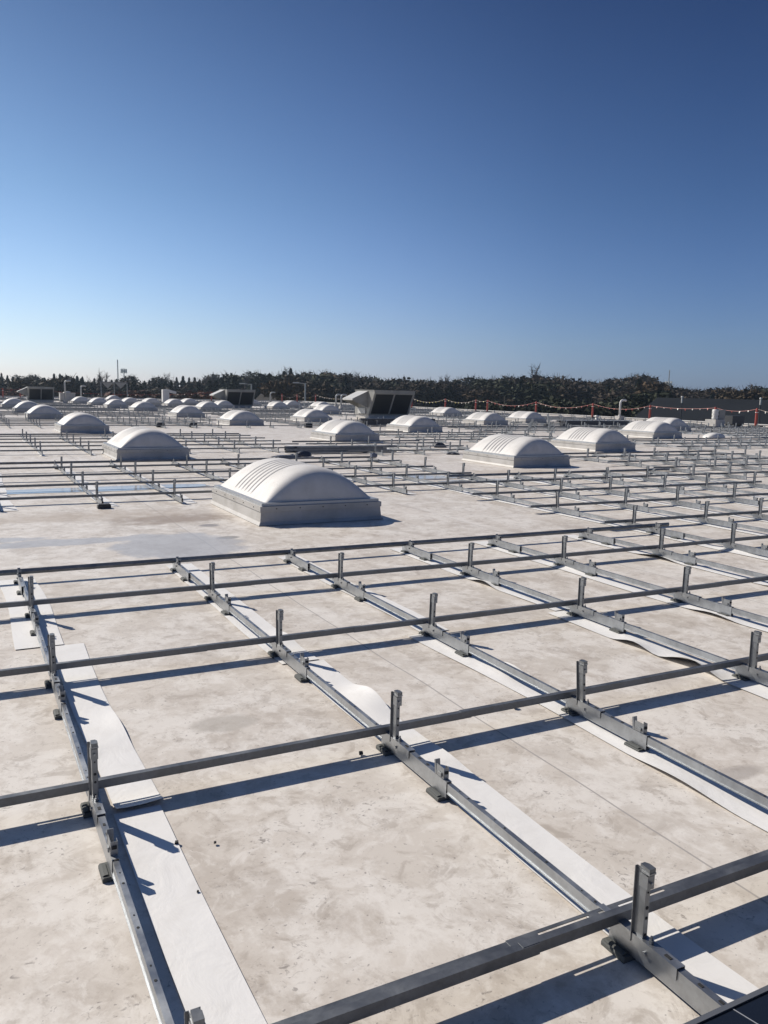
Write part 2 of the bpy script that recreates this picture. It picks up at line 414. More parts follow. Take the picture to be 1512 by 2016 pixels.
ORD = ['nearest', 'second', 'third', 'fourth', 'fifth', 'sixth', 'seventh', 'eighth', 'ninth', 'tenth', 'eleventh', 'twelfth']
NTH = ['first', 'second', 'third', 'fourth', 'fifth', 'sixth', 'seventh', 'eighth', 'ninth', 'tenth', 'eleventh', 'twelfth', 'thirteenth', 'fourteenth']

sites = []
for x0, x1, j0, j1 in BLOCKS:
    for j in range(j0, j1+1):
        for kk in range(-24, 40):
            x, y = colx(kk), rowy(j)
            if not (x0+.1 < x < x1-.1) or in_bay(x, y): continue
            if y < 11 and 2.6 < x < 5.3 and 8 < y < 10.9: continue
            mg = 420 if y < 6 else 70
            if not (seen((x, y, .27), mg) or seen((x, y, 0), mg) or seen((x, y-.36, .1), 40)): continue
            sites.append((math.hypot(x, y), x, y, j, kk))
sites.sort()
N_SUP = 296
rowvis = {}
for d, x, y, j, kk in sites:
    if seen((x, y, .2)): rowvis.setdefault(j, []).append(x)
for l in rowvis.values(): l.sort()
fardone = MB()
rr = random.Random(3)
for i, (d, x, y, j, kk) in enumerate(sites):
    if i >= N_SUP:
        n0 = len(fardone.v)
        fardone.prism([(-.0102, .012), (-.0095, .076), (.0095, .076), (.0102, .012)], -.37, .12, lambda p, q, t: (x+p, y+t, q))
        fardone.box(x-.016, x+.016, y-.02, y+.022, .08, .28, 1); fardone.box(x-.018, x+.018, y-.36, y-.31, .08, .135, 1)
        continue
    lean = R(rr.uniform(-1.3, 1.3))
    if (j, kk) == (0, 2): lean = R(-4.5)
    if (j, kk) == (4, 6): lean = R(-5)
    if (j, kk) == (3, 9): lean = R(-4)
    if d < 8: t = full_support(lean)
    elif d < 15.5: t = mid_support(lean)
    else:
        t = ob('support_post', me_small); t.rotation_euler.y = lean*.6
        tag(t, None, 'support post')
    t.location = (x+.010, y+.012, 0)
    t['group'] = 'support posts of the solar racking'
    if (j, kk) == (-1, 1):
        for ch in list(t.children):
            if ch.name.startswith('low_clamp'): bpy.data.objects.remove(ch)   # the panel edge sits where this clamp would show
    vis = rowvis.get(j, [])
    if x in vis and vis.index(x) < 14 and j <= 9:
        r_ = j+2; nth = NTH[vis.index(x)]
        if j == 0 and kk == 2: t['label'] = 'leaning galvanised post right of centre in the second post row from the camera'
        elif j == -1: t['label'] = ('galvanised post by the solar panel, in the nearest post row' if kk > 0 else 'galvanised post whose top just shows at the bottom left edge')
        else: t['label'] = f'galvanised post, {nth} from left of the {ORD[j+1]} post row from the camera'
    elif j <= 9: t['label'] = 'galvanised post of a near row cut off by the edge of the photo'
    elif y < 25: t['label'] = ('small grey post of the racking behind the second skylight' if x < 7.9 else 'small grey post of the racking among the middle distance skylights' if x < 18.2 else 'small grey post of the racking near the right parapet')
    else: t['label'] = 'tiny grey post of the racking in the far rows'
if fardone.v:
    tag(fardone.obj('distant_posts', [M['zinc'], M['post']]), 'grey mass of tiny racking posts in the farthest rows', 'posts', None, 'stuff')

# --- foot rails that link the supports of one column
def link_mesh(L, holes):
    b = MB()
    b.prism(shell([(-.0135, .036), (-.0072, .036), (-.0072, .070), (.0072, .070), (.0072, .036), (.012, .036)], .0018), 0, L, lambda p, q, t: (p, t, q))
    if holes:
        y = .07
        while y < L-.05:
            b.tube([(.0, y, .0717), (.0, y, .0725)], .0038, 8, 1); b.tube([(.0, y+.055, .0717), (.0, y+.055, .0725)], .0025, 8, 1)
            y += .21
    return b.mesh('foot_rail', [M['zinc'], M['hole']])
LL = 1.322-.40-.10
me_link, me_link2 = link_mesh(LL, True), link_mesh(LL, False)
siteset = {(j, kk): (x, y) for d, x, y, j, kk in sites}
farlink = MB(); links = []
for d, x, y, j, kk in sites:
    nxt = (j+1, kk) in siteset
    islow = any(j+1 == lj and a < x < c for a, c, lj in LOW)
    if nxt or islow: links.append((d, x, y, j, kk, islow and not nxt))
for i, (d, x, y, j, kk, lo) in enumerate(links):
    if i < 290:
        o = ob('foot_rail', me_link if d < 9 else me_link2, None, (x+.010, y+.112, 0))
        vis = rowvis.get(j, [])
        n = vis.index(x) if x in vis else 99
        if n < 14 and j <= 8:
            lab = f'thin channel running back from the {NTH[n]} post of the {ORD[j+1]} post row'
        else: lab = 'thin channel linking post bases in the rows farther back' if j > 8 else 'thin channel linking post bases by the edge of the photo'
        tag(o, lab, 'foot rail', 'foot rails linking the post bases')
    else:
        farlink.prism([(-.0082, .036), (-.0080, .07), (.0080, .07), (.0082, .036)], y+.10, y+.10+LL, lambda p, q, t: (x+p, t, q))
if farlink.v: tag(farlink.obj('distant_foot_rails', M['zinc']), 'mass of thin channels between the farthest post bases', 'rails', None, 'stuff')
# nearest row runs on towards the camera
for kk in (0, 1):
    o = ob('foot_rail', me_link, None, (colx(kk), rowy(-1)-.37-LL, 0))
    tag(o, 'thin channel running under the solar panel towards the camera' if kk else 'thin channel leaving the photo at the bottom left corner', 'foot rail', 'foot rails linking the post bases')

# --- end feet (no post) that carry the low rail at the far side of a block
def end_foot():
    t = thing('end_foot', None, 'rail foot')
    o = ob('base_channel', me_base, t, (0, -.30, 0)); ob('pad', me_pad, t, (0, -.60, 0)); ob('pad', me_pad, t, (0, -.255, 0)); ob('low_clamp', me_low, t)
    return t
for a, c, lj in LOW:
    xs_ = [colx(q) for q in range(-24, 40) if a < colx(q) < c and seen((colx(q), rowy(lj)-.3, .1), 40)]
    vis = [x for x in xs_ if seen((x, rowy(lj)-.3, .1))]
    for x in xs_:
        if rowy(lj) > 20: continue
        t = end_foot(); t.location = (x, rowy(lj), 0); t['group'] = 'rail feet without posts at the block edges'
        where = {3: 'under the long rail before the nearest skylight', 7: 'under the low rail right of centre'}.get(lj, 'under the low back rail behind the first skylight' if a < 0 else 'under the low rail far right')
        t['label'] = f'low foot with no post, {NTH[min(13, vis.index(x))]} from left {where}' if x in vis and lj in (3, 7) else f'low foot with no post {where}'

# --- cross rails
def rail_mesh(L, slots, low=False):
    b = MB()
    if low:
        prof = shell([(.014, 0), (0, 0), (-.004, .018), (0, .036), (.005, .037)], .0024)
        b.prism(prof[::-1], 0, L, lambda p, q, t: (t, p, .064+q)); return b.mesh('cross_rail', M['rail'])
    prof = shell([(.052, 0), (0, 0), (0, .027), (.020, .027)], .0020)
    b.prism(prof[::-1], 0, L, lambda p, q, t: (t, p, .0735+q))
    b.box(0, L, .0600, .071, .0713, .0735)
    cuts = sorted(q for q in slots if .1 < q < L-.1); x = 0
    for q in cuts:
        for s0, s1 in ((q-.22, q-.05), (q-.02, q+.0), (q+.05, q+.22)):
            s0, s1 = max(0, s0), min(L, s1)
            if s0 > x: b.box(x, s0, .052, .0600, .0713, .0735)
            x = max(x, s1)
    if x < L: b.box(x, L, .052, .0600, .0713, .0735)
    return b.mesh('cross_rail', M['rail'])
rows = {}
rails = []
for x0, x1, j0, j1 in BLOCKS:
    for j in range(j0, j1+1): rails.append((x0, x1, j, False))
for a, c, lj in LOW: rails.append((a, c, lj, True))
ENDS = {3: (6.17, None), 4: (6.2, None), 5: (6.2, 12.05)}
SPL = {-1: [1.16, 2.9], 0: [1.83, 4.1], 1: [1.05, 1.95, 4.9], 2: [1.72, 3.1, 6.0]}
nrail = 0; farrail = MB()
rails.sort(key=lambda r_: r_[2])
for x0, x1, j, low in rails:
    y = rowy(j)-.24 if low else rowy(j)+.078
    # clip to what the photograph can see, with room to spare
    n = 200; ok = [x0+(x1-x0)*i/n for i in range(n+1) if seen((x0+(x1-x0)*i/n, y, .1), 900 if y < 9 else 250)]
    if len(ok) < 2: continue
    a, c = ok[0], ok[-1]
    segs = [(a, c)]
    if y > 25:          # split round the skylight bays
        segs = []; cur = None; st = .25; x = a
        while x <= c:
            if in_bay(x, y):
                if cur is not None: segs.append((cur, x)); cur = None
            elif cur is None: cur = x
            x += st
        if cur is not None: segs.append((cur, c))
    elif j in SPL and not low:
        cut = [a]+[q for q in SPL[j] if a < q < c]+[c]; segs = list(zip(cut[:-1], cut[1:]))
    for q, (s0, s1) in enumerate(segs):
        if s1-s0 < .6: continue
        near = y < 9
        sl_ = [colx(kq)-s0 for kq in range(-12, 24)] if near else []
        nrail += 1
        if nrail > 285:
            farrail.prism([(0, 0), (-.003, .018), (0, .036), (.07, .002)][::-1], s0, s1, lambda p, q2, t: (t, y+p, .0735+q2)); continue
        o = ob('cross_rail', rail_mesh(s1-s0+(.05 if j in SPL and q < len(segs)-1 else 0), sl_, low), None, (s0, y+(.003 if q % 2 else 0), .0012 if q % 2 else 0))
        if j in SPL and not low:
            lab = f'dark cross rail along the {ORD[j+1]} post row, {("left", "middle", "right", "far right")[q] if len(segs) > 2 else ("left", "right")[q]} length'
        elif low: lab = {3: 'long dark low rail without posts before the nearest skylight', 7: 'low dark rail before the ribbed skylight right of centre', 10: ('low dark back rail between the first and second skylights' if x0 < 0 else 'low dark rail before the third ribbed skylight')}.get(j, 'low dark back rail closing a racking block far off')
        elif j <= 9: lab = f'dark cross rail along the {ORD[j+1]} post row from the camera' if not (j >= 7 and x0 > 8) else f'dark cross rail in the right part of the {ORD[j+1]} post row'
        elif y < 25: lab = 'dark cross rail of the racking block behind the second skylight' if x0 < 0 else 'dark cross rail of the racking among the middle distance skylights' if x0 < 18 else 'dark cross rail of the racking near the right parapet'
        else: lab = 'dark cross rail in the far rows of racking'
        tag(o, lab, 'cross rail', 'long cross rails of the racking')

if farrail.v: tag(farrail.obj('distant_cross_rails', M['rail']), 'grey mass of cross rails in the farthest rows', 'rails', None, 'stuff')

# --- white slip sheets under the foot rails
def strip(x0, x1, y0, y1, seed, waves=(), drift=.01):
    r = random.Random(seed); b = MB(); n = max(12, int((y1-y0)/.05)); m_ = 6
    ph = [r.uniform(0, 6.28) for _ in range(3)]
    for i in range(n+1):
        y = y0+(y1-y0)*i/n
        dx = drift*(math.sin(y*1.3+ph[0])+.6*math.sin(y*2.9+ph[1]))
        for q in range(m_+1):
            f = q/m_; x = x0+(x1-x0)*f+dx
            z = .0045+.0015*math.sin(y*5+ph[2])**2
            for wy, wl, wh, side in waves:
                d = (y-wy)/wl
                if abs(d) < 1: z += wh*(math.cos(math.pi*d)*.5+.5)*(f**1.5 if side > 0 else (1-f)**1.5)
            b.v.append((x, y, z))
    for i in range(n):
        for q in range(m_):
            a = i*(m_+1)+q; b.f.append((a, a+1, a+m_+2, a+m_+1)); b.m.append(0)
    o = b.obj('slip_sheet', M['slip'], None, True)
    return o
def sheet(lab, *a, **k_): tag(strip(*a, **k_), lab, 'slip sheet', 'white slip sheets under the racking')
x = colx(0)
sheet('white slip sheet right of the leftmost foot rail, piece reaching the bottom edge', x+.07, x+.225, .2, 2.70, 1, drift=.006)
sheet('white slip sheet right of the leftmost foot rail, middle piece', x+.07, x+.23, 2.70, 4.7, 2, waves=[(2.70, .07, .022, 1), (2.70, .07, .016, -1), (3.45, .28, .016, 1)], drift=.012)
sheet('white slip sheet at the far end of the leftmost foot rail', x-.13, x+.12, 4.72, 6.5, 3, drift=.02)
x = colx(1)
sheet('white slip sheet with a lifted ripple beside the second foot rail from left', x+.03, x+.215, .3, 3.9, 4, waves=[(3.28, .26, .05, 1), (2.62, .2, .01, 1)], drift=.02)
sheet('white slip sheet at the far end of the second foot rail from left', x-.02, x+.19, 3.92, 6.6, 5, waves=[(4.35, .2, .02, 1)], drift=.014)
x = colx(2)
sheet('white slip sheet under the third foot rail from left, near piece', x-.09, x+.09, .8, 4.1, 6, waves=[(3.35, .22, .032, 1), (2.05, .3, .016, -1)], drift=.018)
sheet('white slip sheet under the third foot rail from left, far piece', x-.02, x+.17, 4.12, 6.6, 7, drift=.014)
x = colx(3)
sheet('curling white slip sheet with two waves left of the fourth foot rail', x-.13, x+.05, 1.2, 4.2, 8, waves=[(3.40, .2, .032, -1), (2.98, .26, .055, -1)], drift=.015)
sheet('white slip sheet under the fourth foot rail from left, far piece', x-.06, x+.09, 4.22, 6.6, 9, waves=[(5.05, .2, .03, -1)], drift=.012)
for kk in range(4, 14):
    x = colx(kk)
    sheet(f'white slip sheet under the {NTH[kk]} foot rail from left in the near block', x-.085, x+.075, 2.0, 6.6 if kk < 6 else 9.6, 20+kk, waves=[(3.4+.3*(kk % 3), .25, .02, -1), (5.3, .3, .03, -1 if kk % 2 else 1)], drift=.015)
for kk in range(6, 12):
    x = colx(kk)
    sheet(f'white slip sheet in the right block, {NTH[kk-6]} column from its left', x-.07, x+.10, 9.7, 11.9, 40+kk, waves=[(10.9, .3, .03, 1)], drift=.02)
for kk in range(-3, 8):
    x = colx(kk)
    if seen((x, 12, 0), 50): sheet(f'white slip sheet in the block behind the nearest skylight, {NTH[max(0,kk)]} column' if kk >= 0 else 'white slip sheet in the block behind the nearest skylight, left edge', x+.02, x+.20, 10.15, 15.2, 60+kk, drift=.02)
for x0, x1, ya, yb in ((-8, 7.7, 18.0, 24.0), (8, 12, 16.6, 20.9), (12, 18, 20.6, 25.8), (12.2, 18, 11.5, 15.2), (18.4, 30, 16.6, 20.6)):
    for kk in range(-10, 30):
        x = colx(kk)
        if x0 < x < x1 and (x < 12 or kk % 3 == 0) and seen((x, (ya+yb)/2, 0), 30): sheet('thin white slip sheet under a foot rail of the more distant racking', x-.01, x+.10, ya, yb, 90+kk, drift=.02)

# ------------------------------------------------------------------ skylights
def dome_mesh():
    b = MB(); A, B_, H = .655, .875, .37; nu, nv = 230, 44
    for i in range(nu+1):
        u = -1+2*i/nu
        # crowd samples to the ends
        u = math.copysign(1-(1-abs(u))**1.35, u)
        e = max(0, 1-abs(u)**10)**.5
        for j in range(nv+1):
            v_ = -1+2*j/nv
            arch = max(0, 1-abs(v_)**2.05)**.95
            z = H*arch*e
            g = sum(math.exp(-((u*B_-c)/.017)**2) for c in (-.30, -.18, -.06, .06, .18, .30))
            dep = .020*g*max(0, min(1, (arch-.06)*8))
            sl_ = 2*v_*H/A; L_ = math.hypot(1, sl_); yy = u*B_
            b.v.append((v_*A-dep*sl_/L_, yy, max(0, z-dep/L_)))
    for i in range(nu):
        for j in range(nv):
            a = i*(nv+1)+j; b.f.append((a, a+1, a+nv+2, a+nv+1)); b.m.append(0)
    return b.mesh('dome', M['dome'], True)
me_dome = dome_mesh()
W2, D2 = .71, .93
def ring(b, o, z0, z1, t, mi=0, flare=0):     # four butted sides of a hollow frame
    X, Y = W2+o, D2+o
    b.box(-X, X, -Y, -Y+t, z0, z1, mi); b.box(-X, X, Y-t, Y, z0, z1, mi)
    b.box(-X, -X+t, -Y+t, Y-t, z0, z1, mi); b.box(X-t, X, -Y+t, Y-t, z0, z1, mi)
b = MB()
for sx, sy in ((1, 0), (-1, 0), (0, 1), (0, -1)):
    X0, Y0_, X1, Y1_ = W2, D2, W2+.035, D2+.035
    prof = [(0, .165), (-.0, .165)]
    if sx:
        b.quad([(sx*W2, -D2, .17), (sx*W2, D2, .17), (sx*(W2+.012), D2+.012, .04), (sx*(W2+.012), -D2-.012, .04)])
        b.quad([(sx*(W2+.012), -D2-.012, .04), (sx*(W2+.012), D2+.012, .04), (sx*(W2+.035), D2+.035, .0045), (sx*(W2+.035), -D2-.035, .0045)])
    else:
        b.quad([(-W2, sy*D2, .17), (W2, sy*D2, .17), (W2+.012, sy*(D2+.012), .04), (-W2-.012, sy*(D2+.012), .04)])
        b.quad([(-W2-.012, sy*(D2+.012), .04), (W2+.012, sy*(D2+.012), .04), (W2+.035, sy*(D2+.035), .0045), (-W2-.035, sy*(D2+.035), .0045)])
b.quad([(-W2, -D2, .17), (W2, -D2, .17), (W2, D2, .17), (-W2, D2, .17)])
me_curb = b.mesh('curb', M['curb'])
b = MB(); ring(b, .012, .150, .205, .03)
for q in range(-2, 3):
    for s_ in (-1, 1):
        b.tube([(q*.27, s_*(D2+.0125), .178), (q*.27, s_*(D2+.017), .178)], .007, 6, 1)
        b.tube([(s_*(W2+.0125), q*.36, .178), (s_*(W2+.017), q*.36, .178)], .007, 6, 1)
me_band = b.mesh('flashing_band', [M['curb'], M['screw']])
b = MB(); ring(b, -.012, .2052, .238, .075)
me_frame = b.mesh('frame', M['alu'])
SKLAB = ['large white domed skylight nearest the camera, left of centre', 'white domed skylight on the left behind the low back rail, second of its column',
 'ribbed white skylight right of centre, nearest on the right side', 'ribbed white skylight right of centre just behind the nearest right one', 'ribbed white skylight at right, third back of the diagonal row',
 'white domed skylight at left behind the post rows, third of its column', 'ribbed white skylight left of the centre behind the loose rail bundle', 'ribbed white skylight in front of the largest slanted air handler',
 'white skylight left of centre on the line of black blocks', 'white skylight at right in front of the pennant line, left of two', 'farthest ribbed skylight at right, partly hidden by the one before it', 'white skylight left of the largest air handler, nearer of two there',
 'white skylight at right before the red stanchion, right of two', 'small white skylight just right of the largest air handler by the edging']
for i, (sx, sy) in enumerate(SKY):
    t = thing('skylight', SKLAB[i] if i < len(SKLAB) else ('small white skylight far off at the left edge' if sx < 4 else 'small white skylight in the far cluster left of centre' if sx < 18 else 'small white skylight far off between the two larger air handlers'), 'skylight', (sx+W2+.01, sy+D2+.01, 0), 0, 'domed skylights on the roof')
    ob('curb', me_curb, t); ob('flashing_band', me_band, t); ob('frame', me_frame, t)
    ob('dome', me_dome, t, (0, 0, .226))

# ------------------------------------------------------------------ solar panel by the camera
def panel(x0, x1, y_low, z_low, y_hi, z_hi):
    t = thing('solar_panel', 'dark solar panel with grey frame cutting the bottom right corner', 'solar panel', (x0, y_low, z_low))
    L = x1-x0; D = y_low-y_hi; dz = (z_hi-z_low)/D
    def P(x, d, h): return (x, -d, d*dz+h)
    b = MB()
    def bar(xa, xb, da, db, h0, h1, mi=0):
        n = len(b.v); b.v += [P(x, d, h) for h in (h0, h1) for x, d in ((xa, db), (xb, db), (xb, da), (xa, da))]
        for f in ((3, 2, 1, 0), (4, 5, 6, 7), (0, 1, 5, 4), (1, 2, 6, 5), (2, 3, 7, 6), (3, 0, 4, 7)): b.f.append(tuple(n+i for i in f)); b.m.append(mi)
    bar(0, L, 0, .014, -.036, .004); bar(0, L, D-.014, D, -.036, .004); bar(0, .014, .014, D-.014, -.036, .004); bar(L-.014, L, .014, D-.014, -.036, .004)
    b.obj('frame', M['panelframe'], t)
    b = MB(); bar(.0145, L-.0145, .0145, D-.0145, -.004, .0)
    n = int(L/.165)
    for i in range(1, n+1): bar(i*L/n-.0013, i*L/n+.0013, .0145, D-.0145, .0003, .0006, 1)
    for i in range(1, 6): bar(.0145, L-.0145, i*D/6-.0013, i*D/6+.0013, .0008, .0011, 1)
    for i in range(1, n):
        for q in range(1, 6):
            xx, dd = i*L/n, q*D/6
            n0 = len(b.v); b.v += [P(xx-.008, dd, .0014), P(xx, dd-.008, .0014), P(xx+.008, dd, .0014), P(xx, dd+.008, .0014)]; b.f.append((n0, n0+3, n0+2, n0+1)); b.m.append(1)
    b.obj('glass', [M['glass'], M['cellline']], t)
panel(1.24, 3.29, 1.062, .142, .08, .31)

# ------------------------------------------------------------------ roof-top plant
def rtu(x, y, lab, sc=1.0):
    t = thing('air_handler', lab, 'air handler', (x, y, 0)); t.scale = (sc, sc, sc)
    W, H, D, ov = 2.5, 1.55, 1.7, .72
    b = MB(); b.box(.05, W-.05, .05, D-.05, 0, .22); b.obj('roof_curb', M['curb'], t)
    b = MB()
    b.prism([(0, .22), (D, .22), (D, H), (-ov, H), (-ov, H-.12)], 0, W, lambda p, q, s_: (s_, p, q))
    b.box(-.03, W+.03, -ov-.03, D+.03, H+.001, H+.035)
    for q in (.25, .75): b.box(-.004, -.001, .25+q, .45+q, .26, .31, 1)
    b.obj('cabinet', [M['unit'], M['hole']], t)
    s0 = Vector((0, -ov, H-.12)); s1 = Vector((0, 0, .22)); d = s1-s0; nrm = Vector((0, -(.0+d.z*-1), 0)).normalized()
    nn = Vector((0, d.z, -d.y)).normalized()
    if nn.y > 0: nn = -nn
    for xa, xb in ((.12, W/2-.05), (W/2+.05, W-.12)):
        b = MB(); a0 = s0+d*.06+nn*.006; a1 = s0+d*.94+nn*.006
        pts = [(xa, a1.y, a1.z), (xb, a1.y, a1.z), (xb, a0.y, a0.z), (xa, a0.y, a0.z)]
        b.quad(pts)
        b.obj('coil', M['coil'], t)
    b = MB()
    hx, h0, h1 = -.95, .85, H-.02
    b.quad([(0, .05, h1), (0, 1.35, h1), (hx, 1.35, h0+.25), (hx, .05, h0+.25)])
    b.quad([(hx, .05, h0+.25), (hx, 1.35, h0+.25), (hx, 1.35, h0+.16), (hx, .05, h0+.16)])
    b.quad([(-.002, .05, h1), (hx, .05, h0+.25), (hx, .05, h0+.16), (-.002, .05, h0-.25)], 1)
    b.quad([(-.002, 1.35, h1), (hx, 1.35, h0+.25), (hx, 1.35, h0+.16), (-.002, 1.35, h0-.25)], 1)
    b.obj('intake_hood', [M['hood'], M['unit']], t)
    b = MB(); b.box(-.06, -.004, .30, 1.25, .28, .58); b.obj('access_panel', M['hood'], t)
rtu(20.0, 40.6, 'largest slanted grey air handler with twin dark coils, right of centre')
rtu(18.7, 63.6, 'slanted grey air handler left of centre, middle one in size', .92)
rtu(5.3, 76.2, 'grey air handler far off at the left, dark front seen square on', .82)

def gooseneck(x, y, h, r_, lab, base=.3, m_='ventw', rz=0):
    t = thing('vent_pipe', lab, 'vent pipe', (x, y, 0), rz)
    b = MB(); b.box(-base/2, base/2, -base/2, base/2, 0, .28); b.obj('curb', M['curb'], t)
    b = MB(); pts = [(0, 0, .28), (0, 0, h-.25)]+[(.22*(1-math.cos(a)), 0, h-.25+.22*math.sin(a)) for a in (.4, .8, 1.2, 1.57)]+[(.42, 0, h-.03), (.48, 0, h-.07)]
    b.tube(pts, r_, 10); b.tube([(0, 0, .28), (0, 0, .34)], r_*1.5, 10); b.obj('pipe', M[m_], t, True)
gooseneck(38.9, 41.3, 1.35, .07, 'tall white gooseneck pipe on a square base at right by the edging', .45)
gooseneck(8.1, 74.7, 1.9, .07, 'grey gooseneck pipe right of the far left air handler', .35, 'steelpole')
gooseneck(11.3, 89.9, 1.5, .08, 'pale gooseneck pipe alone before the far left trees', .35, 'steelpole')
gooseneck(26.9, 76.1, 1.3, .06, 'slim gooseneck pipe left of the pennant line start', .3, 'steelpole')
gooseneck(29.3, 65.9, 1.25, .07, 'left one of twin gooseneck pipes left of the largest air handler', .3, 'steelpole')
gooseneck(28.9, 63.9, 1.25, .07, 'right one of twin gooseneck pipes left of the largest air handler', .3, 'steelpole')
t = thing('duct_vent', 'big white bent duct standing among the far left skylights', 'duct', (17.7, 80.0, 0))
b = MB(); b.box(-.3, .3, -.3, .3, 0, 1.05); b.prism([(-.3, 1.051), (.3, 1.051), (.95, .92), (1.0, 1.1), (.2, 1.34), (-.3, 1.30)], -.3, .3, lambda p, q, s_: (p, s_, q)); b.obj('duct', M['ventw'], t)
b = MB(); b.quad([(.96, -.28, .93), (1.0, -.28, 1.08), (1.0, .28, 1.08), (.96, .28, .93)]); b.v = [(x_+.006, y_, z_) for x_, y_, z_ in b.v]; b.obj('opening', M['hole'], t)
t = thing('exhaust_fan', 'white ribbed exhaust stack with grey motor box on a square base at far right', 'exhaust fan', (36.3, 31.3, 0))
b = MB(); b.box(-.35, .35, -.35, .35, 0, .42); b.obj('curb', M['curb'], t)
b = MB(); b.tube([(-.12, -.1, .42+q*.09) for q in range(7)], [.15, .17, .13, .18, .14, .17, .15], 12); b.obj('stack', M['ventw'], t, True)
b = MB(); b.box(.06, .52, -.2, .3, .44, .95); b.obj('motor_box', M['unit'], t)
t = thing('black_duct_box', 'long black box beside the white exhaust stack at far right', 'box', (37.9, 31.8, 0))
b = MB(); b.box(0, .95, -.3, .3, .15, .62); b.box(.1, .2, -.25, .25, 0, .15); b.box(.75, .85, -.25, .25, 0, .15); b.obj('box_body', M['dark'], t)
gooseneck(8.6, 80.0, .8, .2, 'squat pale vent beside the far left air handler', .6, 'hood')
t = thing('equipment_box', 'low beige equipment box right of the far left air handler', 'box', (8.2, 79.5, 0))
b = MB(); b.box(0, 1.3, 0, .9, .18, .78); b.box(-.03, 1.33, -.03, .93, .78, .82); b.obj('cabinet', M['curb'], t)
b = MB(); b.box(0, .1, 0, .9, 0, .18); b.box(1.2, 1.3, 0, .9, 0, .18); b.obj('skid', M['rail'], t)
t = thing('steel_frame', 'dark steel frame with two hanging triangular plates far off at left', 'frame', (14.2, 96, 0))
b = MB()
for q in (0, 1.4, 2.8): b.tube([(q, 0, 0), (q, 0, 1.95)], .05, 6)
b.tube([(-.1, 0, 1.95), (2.9, 0, 1.95)], .05, 6); b.obj('posts', M['rail'], t)
for q in (.1, 1.5):
    b = MB(); b.prism([(q, 1.9), (q+1.2, 1.9), (q+.6, 1.25)], -.02, .02, lambda p, r2, s_: (p, s_, r2)); b.obj('gusset_plate', M['unit'], t)

# black ballast blocks, bundles, sheeting
def block(x, y, lab):
    t = MB(); t.prism([(-.14, 0), (.14, 0), (.14, .15), (.12, .165), (-.12, .165), (-.14, .15)], -.1, .1, lambda p, q, s_: (p, s_, q))
    t.box(-.06, .06, -.104, -.1002, .05, .11)
    o = t.obj('ballast_block', M['dark'], None, loc=(x, y, 0)); tag(o, lab, 'block', 'black ballast blocks')
block(6.59, 30.7, 'black block behind the second skylight, leftmost of the far block line')
block(7.8, 30.7, 'black block left of the skylight on the block line')
block(12.37, 30.5, 'black block below the skylight left of the big air handler')
block(24.4, 30.6, 'left black block of the pair beyond the right racking')
block(25.7, 31.0, 'right black block of the pair beyond the right racking')
t = MB(); t.prism([(-.06, 0), (.09, 0), (.09, .045), (.08, .055), (-.05, .055), (-.06, .045)], -.05, .04, lambda p, q, s_: (p, s_, q)); t.box(-.04, .07, -.053, -.0505, .012, .036)
tag(t.obj('ballast_block', M['dark'], None, loc=(1.47, 10.08, 0)), 'flat black block at the foot of the leftmost post behind the near clearing', 'block', 'black ballast blocks')
t = thing('rail_bundle', 'dark bundle of loose rails lying by the centre skylight', 'rail bundle', (6.6, 17.55, 0))
for q in range(9):
    b = MB(); z = .02+.052*(q//3); yy = .085*(q % 3)+.02*(q//3)
    b.prism(shell([(.0, .0), (.0, .045), (.05, .045), (.05, 0)], .003), rr.uniform(0, .3), 2.5+rr.uniform(0, .5), lambda p, q2, s_: (s_, yy+p, z+q2)); b.obj('loose_rail', M['rail'], t)
t = thing('rail_bundle', 'dark bundle of loose rails on the roof before the largest air handler', 'rail bundle', (15.2, 31.6, 0))
for q in range(8):
    b = MB(); z = .05+.10*(q//3); yy = .18*(q % 3)
    b.prism([(0, 0), (.15, 0), (.15, .09), (0, .09)], rr.uniform(0, .3), 3.4+rr.uniform(0, .5), lambda p, q2, s_: (s_, yy+p, z+q2)); b.obj('loose_rail', M['tarp'], t)
t = thing('rail_bundle', 'dark flat bundle behind the second ribbed skylight on the right', 'rail bundle', (27.0, 32.6, 0))
for q in range(6):
    b = MB(); z = .05+.11*(q//3); yy = .2*(q % 3)
    b.prism([(0, 0), (.17, 0), (.17, .10), (0, .10)], rr.uniform(0, .3), 4.2+rr.uniform(0, .5), lambda p, q2, s_: (s_, yy+p, z+q2)); b.obj('loose_rail', M['tarp'], t)
def lump(x, y, a, c, h, m_, name, lab, cat, seed):
    r = random.Random(seed); b = MB(); nu, nv = 10, 18; ph = [r.uniform(0, 6.3) for _ in range(5)]
    for i in range(nu+1):
        th = math.pi/2*i/nu
        for j in range(nv):
            f = 2*math.pi*j/nv; q = 1+.18*math.sin(2*f+ph[0])+.12*math.sin(3*f+ph[1]+2*th)+.08*math.sin(5*f+ph[2])
            b.v.append((a*q*math.cos(th)*math.cos(f), c*q*math.cos(th)*math.sin(f), h*math.sin(th)*(1+.2*math.sin(3*f+ph[3])*math.cos(th))))
    for i in range(nu):
        for j in range(nv):
            k2 = (j+1) % nv; b.f.append((i*nv+j, i*nv+k2, (i+1)*nv+k2, (i+1)*nv+j)); b.m.append(0)
    tag(b.obj(name, M[m_], None, True, (x, y, 0)), lab, cat)
lump(6.75, 16.95, .20, .12, .12, 'tarp', 'tool_bag', 'dark slumped bag just before the loose rail bundle', 'bag', 1)
lump(6.3, 16.8, .35, .15, .05, 'tarp', 'plastic_sheet', 'flat dark plastic sheeting left of the slumped bag', 'sheeting', 2)
lump(11.6, 19.1, .16, .11, .13, 'tarp', 'tool_bag', 'dark bag hanging over a rail right of the centre', 'bag', 3)
